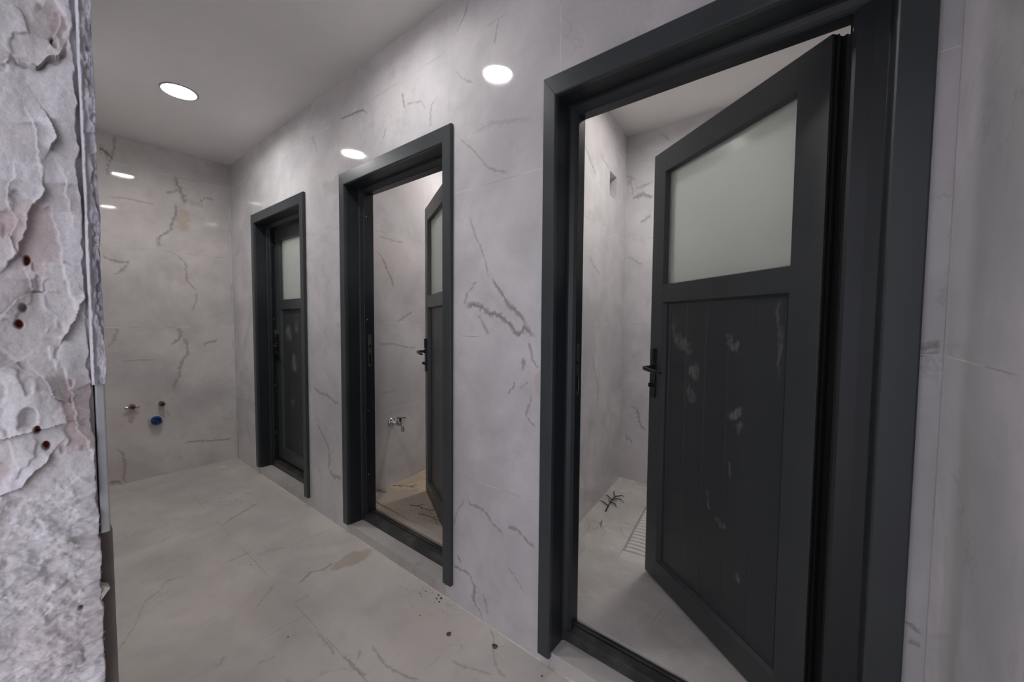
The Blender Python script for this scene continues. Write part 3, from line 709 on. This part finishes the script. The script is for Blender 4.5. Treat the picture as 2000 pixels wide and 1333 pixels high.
def make_door(i, d, theta, corner, wleaf, label):
    ol, il, ir, orr, bl, br = d
    root = empty('door_%d' % i, ((ol+orr)/2, 0, 0)); tag(root, label, 'door', kind='structure')
    off = Vector(root.location)
    def B(mb, name, mat, parent=root, **k):
        v = [(x-off.x, y-off.y, z-off.z) for x, y, z in mb.v]; return mesh_obj(name, v, mb.f, mat, parent, **k)
    # casing around the opening, three mitred lengths
    wL, wT, wR = il-ol, ZO-ZI, orr-ir
    def cprof(wd): return [(-wd, 0.0), (-wd, -0.0145), (-wd+0.003, -0.018), (-0.004, -0.0185), (0.0, -0.015), (0.0, 0.0)]
    r = sweep(cprof(wL), cprof(wT), cprof(wR), il, ir, ZI, bl, br)
    B(MB().rings([r[0], r[1]]), 'casing_leg', Mt['casing'], bevel=0.0008)
    B(MB().rings([r[1], r[2]]), 'casing_head', Mt['casing'], bevel=0.0008)
    B(MB().rings([r[2], r[3]]), 'casing_leg', Mt['casing'], bevel=0.0008)
    # frame with stop and rebate
    pL = [(0.0, 0.0), (0.0, 0.070), (0.004, 0.076), (0.018, 0.083), (0.026, 0.0845), (0.030, 0.088), (0.030, 0.100), (0.018, 0.1005), (0.018, 0.155), (-0.004, 0.155), (-0.004, 0.0)]
    pR = [(0.0, 0.0), (0.0, 0.070), (0.004, 0.076), (0.030, 0.082), (0.060, 0.0835), (0.067, 0.089), (0.067, 0.100), (0.050, 0.1005), (0.030, 0.155), (-0.004, 0.155), (-0.004, 0.0)]
    r = sweep(pL, pL, pR, il, ir, ZI, 0.0555, 0.0555)
    fr = B(MB().rings(list(r)), 'frame', Mt['frame'], bevel=0.001)
    def sub(mb, name, mat, **k): return B(mb, name, mat, fr, **k)
    # gasket in the rebate
    g = MB(); xg = il+0.018
    g.box(xg-0.001, xg+0.003, 0.1005, 0.1045, 0.10, ZI-0.018); g.box(xg, ir-0.05, 0.1005, 0.1045, ZI-0.021, ZI-0.017); g.box(ir-0.071, ir-0.066, 0.1005, 0.1055, 0.10, ZI-0.018)
    sub(g, 'gasket', Mt['rubber'])
    # strike plate on the latch side, with its two slots
    s = MB(); x0, x1 = xg-0.0005, xg+0.0016; ya, yb = 0.113, 0.136
    for (a, b_) in ((0.978, 0.992), (1.052, 1.090), (1.105, 1.168)): s.box(x0, x1, ya, yb, a, b_)
    for (a, b_) in ((0.992, 1.052), (1.090, 1.105)): s.box(x0, x1, ya, ya+0.004, a, b_); s.box(x0, x1, yb-0.004, yb, a, b_)
    sub(s, 'strike_plate', Mt['zinc'], bevel=0.0004)
    k_ = MB(); k_.box(xg-0.001, xg+0.0006, ya+0.004, yb-0.004, 0.992, 1.052); k_.box(xg-0.001, xg+0.0006, ya+0.004, yb-0.004, 1.090, 1.105)
    sub(k_, 'latch_recess', Mt['rubber'])
    for z in (1.855, 1.256, 0.714, 0.327):
        q = MB(); q.lathe([(0, 0.0038), (0.0012, 0.0038), (0.0018, 0.002), (0.0018, 0)], (xg, 0.1085, z), (1, 0, 0), n=10); sub(q, 'screw', Mt['screw'])
    # tiled step in front and the metal threshold
    st = MB().box(il-0.005, ir+0.005, 0.0005, 0.10, 0.0, 0.055); B(st, 'step', Mt['step'], bevel=0.0008)
    th = MB(); x0, x1 = il+0.001, ir-0.001
    th.box(x0, x1, 0.078, 0.118, 0.0555, 0.0965); th.box(x0, x1, 0.118, 0.126, 0.0555, 0.090); th.box(x0, x1, 0.126, 0.136, 0.0555, 0.0965); th.box(x0, x1, 0.136, 0.1555, 0.0555, 0.088)
    B(th, 'threshold', Mt['sill'], bevel=0.0015)
    gs = MB().box(x0+0.02, x1-0.03, 0.1185, 0.1255, 0.089, 0.0945); gs.box(x0+0.02, x1-0.03, 0.1365, 0.1425, 0.087, 0.0935); B(gs, 'threshold_seal', Mt['rubber'])

    # leaf ---------------------------------------------------------------
    W, T = wleaf, 0.055; z0, z1 = 0.111, 1.978; sh, sf = 0.090, 0.080
    zb, zm0, zm1, zt = 0.200, 1.336, 1.411, 1.886
    lf = MB()
    lf.box(-sh, 0, 0, T, z0, z1); lf.box(-W, -W+sf, 0, T, z0, z1)
    lf.box(-W+sf, -sh, 0, T, z0, zb); lf.box(-W+sf, -sh, 0, T, zm0, zm1); lf.box(-W+sf, -sh, 0, T, zt, z1)
    def bead(xa, xb, za, zb_, dep, ins, y00=0.002):
        o_ = [(xa, y00, za), (xb, y00, za), (xb, y00, zb_), (xa, y00, zb_)]
        n_ = [(xa+ins, dep, za+ins), (xb-ins, dep, za+ins), (xb-ins, dep, zb_-ins), (xa+ins, dep, zb_-ins)]
        b_ = [(xa, dep, za), (xb, dep, za), (xb, dep, zb_), (xa, dep, zb_)]
        lf.rings([o_, n_, b_, o_], cap=False)
    bead(-W+sf, -sh, zb, zm0, 0.020, 0.008); bead(-W+sf, -sh, zm1, zt, 0.022, 0.005)
    bead(-W+sf, -sh, zb, zm0, T-0.018, 0.006, T-0.001); bead(-W+sf, -sh, zm1, zt, T-0.020, 0.006, T-0.001)
    lo = mesh_obj('leaf', lf.v, lf.f, Mt['leaf'], root, bevel=0.0012)
    lo.location = (corner[0]-off.x, corner[1]-off.y, 0); lo.rotation_euler = (0, 0, -theta)
    # board panel with V grooves
    xa, xb = -W+sf+0.001, -sh-0.001; prof = [(xa, 0.020)]; pos = xb-0.018
    gl = []
    while pos > xa+0.02: gl.append(pos); pos -= 0.108
    for gx in sorted(gl): prof += [(gx-0.0016, 0.020), (gx, 0.0222), (gx+0.0016, 0.020)]
    prof += [(xb, 0.020), (xb, 0.034), (xa, 0.034)]
    p = MB().prism(prof, zb+0.001, zm0-0.001)
    mesh_obj('panel', p.v, p.f, panel_mat('panel_%d' % i, (0.047, 0.052, 0.055), SMEAR[i]), lo)
    gp = MB().box(xa, xb, 0.023, 0.029, zm1+0.001, zt-0.001); mesh_obj('glass_pane', gp.v, gp.f, Mt['glass'], lo)
    tag(bpy.data.objects[lo.children[-1].name], 'frosted white glass pane')
    # lever handles, inside and out
    hd = MB(); ux = -W+0.031
    for side in (-1, 1):
        f0 = 0.0 if side < 0 else T
        def yy(a): return f0 + side*a
        ya, yb = sorted((yy(0.0), yy(0.007)))
        hd.box(ux-0.019, ux+0.019, ya, yb, 0.920, 1.137)
        ya, yb = sorted((yy(0.007), yy(0.013)))
        hd.box(ux-0.012, ux+0.012, ya, yb, 1.075, 1.135)
        hd.lathe([(0.005, 0.013), (0.016, 0.013), (0.017, 0.009)], (ux, f0, 1.052), (0, side, 0), n=16)
        hd.tube([(ux, yy(0.010), 1.052), (ux, yy(0.040), 1.052), (ux+0.004, yy(0.050), 1.052), (ux+0.016, yy(0.056), 1.051), (ux+0.05, yy(0.056), 1.047), (ux+0.095, yy(0.052), 1.044), (ux+0.118, yy(0.046), 1.043)],
                [0.0085, 0.0085, 0.009, 0.009, 0.0085, 0.0075, 0.006], n=12)
        hd.lathe([(0.006, 0.0105), (0.011, 0.0105), (0.0115, 0.008)], (ux, f0, 0.972), (0, side, 0), n=14)
    hd.box(ux-0.002, ux+0.002, -0.026, -0.008, 0.966, 0.984)
    mesh_obj('handle', hd.v, hd.f, Mt['handle'], lo, bevel=0.001)
    sl = MB(); sl.box(-0.0005, 0.002, 0.003, T, z0+0.002, z1-0.002); sl.box(-0.0005, 0.011, T-0.022, T+0.003, z0+0.002, z1-0.002); sl.box(-0.0005, 0.006, 0.012, 0.016, z0+0.002, z1-0.002)
    mesh_obj('hinge_seal', sl.v, sl.f, Mt['rubber'], lo)
    lt = MB(); lt.box(-W-0.0015, -W+0.002, 0.016, 0.036, 0.95, 1.14); lt.box(-W-0.010, -W, 0.021, 0.031, 1.045, 1.062)
    mesh_obj('latch', lt.v, lt.f, Mt['zinc'], lo, bevel=0.0006)
    for z in (0.40, 1.08, 1.74):
        hg = MB(); hg.lathe([(0, 0.0075), (0.095, 0.0075)], (0.004, T+0.006, z-0.047), (0, 0, 1), n=14); hg.box(-0.03, 0.004, T-0.0005, T+0.003, z-0.035, z+0.035)
        mesh_obj('hinge', hg.v, hg.f, Mt['handle'], lo)
    return root

PX, PY, T_ = -0.0735, 0.188, 0.055
def corner(ir, th): return (ir+PX-T_*math.sin(th), PY-T_*math.cos(th))
make_door(1, DOORS[0], math.radians(0.6), (1.334, 0.119), 0.737, 'shut dark grey door with frosted glass, nearest the tiled end wall')
th2 = math.radians(28.5)
make_door(2, DOORS[1], th2, corner(2.794, th2), 0.752, 'middle dark grey door, half open on a cabin with a water tap and sandy floor')
th3 = math.atan2(0.46, 0.60)
make_door(3, DOORS[2], th3, (4.083, 0.145), 0.756, 'nearest and largest dark grey door, open on the cabin with the squat toilet')

# ------------------------------------------------------------------ lamps
def downlight(x, y, z, mat, label, group=None, r=0.079):
    root = empty('ceiling_light', (x, y, z)); tag(root, label, 'ceiling light', group)
    d = MB(); d.lathe([(REC, r-0.005), (REC-0.002, r-0.006), (REC-0.003, r*0.6), (REC-0.003, 0)], (0, 0, 0), (0, 0, 1), n=56)
    mesh_obj('diffuser', d.v, d.f, mat, root, smooth=True)
    n_ = 56
    def ring(pr): return [[(rr*math.cos(2*math.pi*k/n_), rr*math.sin(2*math.pi*k/n_), zz) for k in range(n_)] for zz, rr in pr]
    t = MB(); rs = ring([(-0.0005, r+0.012), (-0.004, r+0.0105), (-0.006, r+0.006), (-0.004, r+0.001), (-0.0005, r+0.001)])
    t.rings(rs + [rs[0]], cap=False); mesh_obj('trim_ring', t.v, t.f, Mt['trimring'], root, smooth=True)
    t = MB(); rs = ring([(-0.001, r+0.0012), (-0.001, r), (REC+0.004, r-0.0005), (REC+0.004, r+0.0012)])
    t.rings(rs + [rs[0]], cap=False); mesh_obj('housing', t.v, t.f, Mt['housing'], root)
    return root
downlight(1.079, -0.545, H, Mt['lamp'], 'round lit downlight in the corridor ceiling, near the end wall')
downlight(2.655, -0.50, H, Mt['lamp_dim'], 'round downlight in the corridor ceiling, mirrored on the wall beside the nearest door')
downlight(0.95, 0.85, HC, Mt['lamp_cab'], 'round downlight in the ceiling of the cabin behind the shut door')
downlight(2.12, 1.05, HC, Mt['lamp_cab'], 'round downlight in the ceiling of the cabin behind the middle door')
downlight(3.53, 1.0, HC, Mt['lamp_cab'], 'round downlight in the ceiling of the cabin behind the nearest door')

# ------------------------------------------------------------------ fittings on the end wall
def stub(y, z, mat, label, wing):
    root = empty('pipe_stub', (0, y, z)); tag(root, label, 'pipe fitting', None)
    m = MB(); m.lathe([(0.0, 0.019), (0.004, 0.019), (0.005, 0.013), (0.020, 0.013)], (0, 0, 0), (1, 0, 0), n=20); mesh_obj('collar', m.v, m.f, Mt['chrome'], root)
    m = MB(); m.lathe([(0.018, 0.0205), (0.044, 0.0205), (0.046, 0.018)], (0, 0, 0), (1, 0, 0), n=6); m.lathe([(0.046, 0.015), (0.056, 0.015), (0.056, 0.009), (0.050, 0.008)], (0, 0, 0), (1, 0, 0), n=18)
    mesh_obj('hex_nut', m.v, m.f, mat, root, bevel=0.001)
    m = MB(); m.lathe([(0.0505, 0.0085), (0.0525, 0.0085)], (0, 0, 0), (1, 0, 0), n=14); mesh_obj('bore', m.v, m.f, Mt['rubber'], root)
    if wing:
        
        for a_, b_ in ((-0.042, -0.019), (0.019, 0.040)):
            m = MB(); m.box(0.022, 0.030, a_, b_, -0.013, 0.005); mesh_obj('wing', m.v, m.f, Mt['chrome'], root, bevel=0.003)
    return root
stub(-0.672, 0.583, Mt['brass'], 'brass winged pipe stub on the end wall, left of the other stub', True)
stub(-0.503, 0.580, Mt['brass_red'], 'copper brown pipe stub on the end wall, right of the blue cap', False)
root = empty('drain_pipe', (0, -0.540, 0.455)); tag(root, 'round drain outlet low on the end wall, stuffed with a blue plug', 'drain pipe')
n_ = 26; rnd = random.Random(5); rs = []
for (d_, r__, am) in ((0.0, 0.044, .0), (0.018, 0.043, .06), (0.026, 0.038, .10), (0.024, 0.030, .03), (0.002, 0.029, 0.0)):
    rs.append([(d_, r__*math.cos(2*math.pi*k/n_)*(1+am*rnd.uniform(-1, 1)), r__*math.sin(2*math.pi*k/n_)*(1+am*rnd.uniform(-1, 1))) for k in range(n_)])
m = MB().rings(rs); mesh_obj('white_collar', m.v, m.f, Mt['white_pl'], root, smooth=True)
rs = []
for (d_, r__, am) in ((0.0, 0.0285, 0), (0.034, 0.033, .05), (0.046, 0.032, .08), (0.050, 0.022, .15), (0.040, 0.012, .2), (0.046, 0.001, 0)):
    rs.append([(d_ + am*0.05*rnd.uniform(-1, 1), r__*math.cos(2*math.pi*k/n_)*(1+am*rnd.uniform(-1, 1)), r__*math.sin(2*math.pi*k/n_)*(1+am*rnd.uniform(-1, 1))) for k in range(n_)])
m = MB().rings(rs); o = mesh_obj('blue_plug', m.v, m.f, Mt['blue'], root, smooth=True); tag(o, 'crumpled blue plug')

# ------------------------------------------------------------------ tap in the middle cabin
ty = 0.418; tx = lx(L2, ty)
root = empty('water_tap', (tx, ty, 0.548), -math.atan2(-(L2[1]-L2[0]), 1.44)*1.0); tag(root, 'small chrome water tap low on the wall of the middle cabin', 'tap')
m = MB(); m.lathe([(-0.004, 0.031), (0.004, 0.030), (0.012, 0.022), (0.015, 0.013), (0.06, 0.0095)], (0, 0, 0), (1, 0, 0), n=28); mesh_obj('wall_flange', m.v, m.f, Mt['chrome'], root, smooth=True)
m = MB(); m.lathe([(0.052, 0.011), (0.056, 0.0145), (0.092, 0.0145), (0.096, 0.010)], (0, 0, 0), (1, 0, 0), n=18)
m.lathe([(-0.013, 0.012), (0.024, 0.012), (0.026, 0.0095), (0.034, 0.0095)], (0.074, 0, 0), (0, 0, 1), n=18)
m.tube([(0.088, 0, -0.002), (0.104, 0.0, -0.008), (0.110, 0.0, -0.020), (0.111, 0.0, -0.034)], [0.009, 0.009, 0.0085, 0.0085], n=14)
m.lathe([(-0.050, 0.0105), (-0.033, 0.0115), (-0.031, 0.009)], (0.111, 0, 0), (0, 0, 1), n=16); mesh_obj('body', m.v, m.f, Mt['chrome'], root, smooth=True)
m = MB(); m.box(0.062, 0.086, -0.006, 0.006, 0.032, 0.040); m.box(0.082, 0.092, -0.007, 0.007, 0.004, 0.040); m.tube([(0.086, 0, 0.036), (0.106, 0.012, 0.040), (0.12, 0.02, 0.043)], [0.004, 0.0035, 0.003], n=8)
mesh_obj('lever', m.v, m.f, plain('tap_lever', (0.07, 0.065, 0.06), 0.35, 0.6), root, bevel=0.001)

# ------------------------------------------------------------------ squat toilet in the nearest cabin
root = empty('squat_toilet', (3.345, 0.625, FZ), math.radians(8.5)); tag(root, 'white ceramic squat toilet with ribbed foot rests behind the nearest door', 'squat toilet')
Wt, Dt = 0.46, 0.60
nx, nyy = 93, 241
vs = []; fs = []
def hgt(x, y):
    e = min(x, Wt-x, y, Dt-y); z = 0.016*min(1, max(0, e/0.010))**0.5
    cx = Wt/2
    bx, by = (x-cx)/0.085, (y-0.36)/0.175
    q = bx*bx + by*by
    side = abs(x-cx)
    if q > 1.0 and side > 0.05 and 0.052 < y < Dt-0.05 and e > 0.012:
        env = min(1, (e-0.012)/0.012)*min(1, max(0, (q-1.0)/0.5)); k = (y-0.052)/0.0345
        z += env*(0.010*(0.5-0.5*math.cos(2*math.pi*k))**0.7)
    if q < 1.0: z -= 0.115*(1-q)**0.45*(0.65+0.35*min(1, max(0, (0.5-y)*4)))
    return max(z, -0.095)
for i in range(nx):
    for j in range(nyy):
        x = Wt*i/(nx-1); y = Dt*j/(nyy-1); wv = 0.0022*math.sin(x*55+1.3) if 0.04 < y < Dt-.04 else 0
        vs.append((x, y, hgt(x, y+wv)))
for i in range(nx-1):
    for j in range(nyy-1): fs.append((i*nyy+j, (i+1)*nyy+j, (i+1)*nyy+j+1, i*nyy+j+1))
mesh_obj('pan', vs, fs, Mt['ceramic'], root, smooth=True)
m = MB(); m.lathe([(0, 0.034), (0.003, 0.034), (0.003, 0.0)], (Wt/2, 0.44, -0.088), (0, 0, 1), n=20); mesh_obj('drain_hole', m.v, m.f, Mt['rubber'], root)

# ------------------------------------------------------------------ twigs and rubbish
def twig(name, loc, rz, stem, subs, mat, label, group=None, r=0.0022):
    m = MB(); m.tube(stem, [r*(1-0.5*k/(len(stem)-1)) for k in range(len(stem))], n=6)
    for s in subs: m.tube(s, [r*.7]*(len(s)-1)+[r*.3], n=5)
    o = mesh_obj(name, m.v, m.f, mat, None); o.location = loc; o.rotation_euler = (0, 0, rz); tag(o, label, 'twig', group); return o
twig('dry_twig', (3.045, 1.12, FZ+0.003), 0, [(0.045, -0.10, 0), (0.030, -0.03, .003), (0.015, 0.05, .004), (0.005, 0.13, .004)],
     [[(0.03, -0.03, .003), (-0.02, 0.0, .006), (-0.045, 0.0, .004)], [(0.02, 0.03, .004), (0.06, 0.01, .008), (0.08, -0.02, .005)], [(0.015, 0.06, .004), (-0.03, 0.09, .008), (-0.05, 0.10, .005)],
      [(0.01, 0.09, .004), (0.06, 0.09, .010), (0.09, 0.07, .006)], [(0.005, 0.12, .004), (-0.02, 0.16, .01), (-0.03, 0.19, .006)], [(0.006, 0.12, .004), (0.04, 0.15, .01), (0.06, 0.15, .006)], [(0.012, .07, .004), (0.05, 0.055, .009)], [(0.02, 0.02, .004), (-0.01, 0.05, .006)]],
     Mt['twig'], 'dark branching twig on the floor by the wall of the nearest cabin', r=0.0046)
twig('twig_fragment', (3.125, 0.87, FZ+0.003), 0, [(0.0, 0.03, 0), (0.01, 0.0, .002), (0.02, -0.03, 0)], [[(0.01, 0, .002), (-0.004, -0.01, .001)]], Mt['twig'], 'tiny dark twig fragment between the branching twig and the squat toilet')
# sandy dust spread on the middle cabin floor: one loose spread
pts = []; fsd = []; nx, nyy = 60, 60
xa = lambda y: lx(L2, y)+0.003; xb = lambda y: lx(L3, y)-TH-0.003
for i in range(nx):
    for j in range(nyy):
        y = 0.20+(YB-0.203-0.003)*j/(nyy-1); x = xa(y)+(xb(y)-xa(y))*i/(nx-1)
        a = mnoise.fractal(Vector((x*3.1, y*3.1, 2.0)), 0.6, 2.0, 4); b = mnoise.noise(Vector((x*22, y*22, 1.0)))
        pts.append((x, y, FZ+0.001 + max(0, 0.004+0.006*a+0.0012*b + 0.006*(0.55 - abs(y-.95)))))
for i in range(nx-1):
    for j in range(nyy-1): fsd.append((i*nyy+j, (i+1)*nyy+j, (i+1)*nyy+j+1, i*nyy+j+1))
o = mesh_obj('sand_spread', pts, fsd, Mt['sand'], None, smooth=True); tag(o, 'tan sandy dust spread over the middle cabin floor', 'sand', kind='stuff')
rnd = random.Random(12)
G = 'dry twigs on the sandy floor of the middle cabin'
def stick(x, y, a, L, lab, mat='twig', branches=3):
    st = [(-L/2, 0, 0), (-L/6, L*.03, .004), (L/6, -L*.02, .005), (L/2, L*.02, .002)]
    sb = []
    for k in range(branches):
        t = rnd.uniform(-.3, .4)*L; s = rnd.choice((-1, 1)); l = rnd.uniform(.12, .3)*L
        sb.append([(t, 0, .004), (t+l*.6, s*l*.5, .008), (t+l, s*l*.8, .005)])
    twig('dry_twig', (x, y, FZ+0.026), a, st, sb, Mt[mat], lab, G, r=0.0020)
stick(2.02, 0.62, 2.0, 0.34, 'longest branched twig lying across the sand beside the open middle door', branches=6)
stick(1.90, 0.42, 0.5, 0.16, 'short dark twig on the sand of the middle cabin, left of centre', branches=3)
stick(2.24, 0.30, 0.2, 0.18, 'many-branched dark twig on the sand close to the threshold of the middle door', branches=6)
stick(2.38, 0.26, 0.15, 0.20, 'thin twig on the sand beside the open leaf of the middle door', branches=3)
stick(1.80, 0.84, 1.65, 0.20, 'pale stick on the sand along the foot of the middle cabin wall', 'twig_l', 1)
stick(1.86, 0.90, 1.2, 0.12, 'small pale stick on the sand, farther in than the longer pale stick', 'twig_l', 1)
stick(1.86, 0.28, 0.1, 0.08, 'very small dark twig by the latch side of the middle door', branches=2)

def crumb(x, y, r, mat, seed, z=0.0):
    q = random.Random(seed); n_ = 9; rs = []; sx, sy = q.uniform(.75, 1.3), q.uniform(.6, .95)
    for a, k in ((0.0, .8), (.35, 1.0), (.75, .75), (1.0, .25)):
        rs.append([(sx*r*k*math.cos(2*math.pi*i/n_)*q.uniform(.5, 1.4), sy*r*k*math.sin(2*math.pi*i/n_)*q.uniform(.5, 1.4), r*.7*a*q.uniform(.8, 1.1)) for i in range(n_)])
    m = MB().rings(rs); o = mesh_obj('dirt_crumb' if mat == 'dirt' else 'plaster_chip', m.v, m.f, Mt[mat], None); o.location = (x, y, z); return o
tag(crumb(2.969, -0.134, 0.011, 'dirt', 1), 'largest brown dirt clump on the corridor floor, left of the nearest door', 'dirt')
tag(crumb(3.150, -0.062, 0.009, 'dirt', 2), 'brown lump of dirt beside two white chips on the corridor floor', 'dirt')
tag(crumb(3.165, -0.040, 0.006, 'chip', 3), 'white chip touching the brown lump near the wall foot', 'plaster chip')
tag(crumb(3.205, -0.078, 0.0055, 'chip', 4), 'white chip on the corridor floor, a little nearer than the brown lump', 'plaster chip')
tag(crumb(2.66, -0.26, 0.004, 'chip', 41), 'small lone white chip in the middle of the corridor floor', 'plaster chip')
rnd = random.Random(21)
spots = [(2.765,-0.010,.008),(2.79,-0.016,.009),(2.775,-0.03,.006),(2.80,-0.035,.007),(2.73,-0.018,.004),(2.70,-0.030,.005),(2.672,-0.022,.003),(2.69,-0.055,.005),(2.71,-0.062,.003),(2.785,-0.05,.004),(2.62,-0.075,.003),(2.60,-0.05,.003),(2.66,-0.09,.003),(2.73,-0.13,.003),(2.80,-0.14,.004),(2.83,-0.11,.003)]
for k, (x, y, r) in enumerate(spots):
    o = crumb(x, y-0.004, r*0.75, 'dirt', 60+k); tag(o, 'tiny brown dirt crumb at the wall foot by the right casing of the middle door', 'dirt', 'dirt crumbs at the wall foot')
for k, (x, y, r, lab) in enumerate([(1.855, -0.475, .004, 'dark speck of dirt on the floor joint in mid corridor'), (2.49, -0.545, .004, 'dark speck of dirt on the near part of the corridor floor'), (3.36, -0.05, .004, 'dark dirt speck beside the left casing foot of the nearest door')]):
    tag(crumb(x, y, r, 'dirt', 90+k), lab, 'dirt')
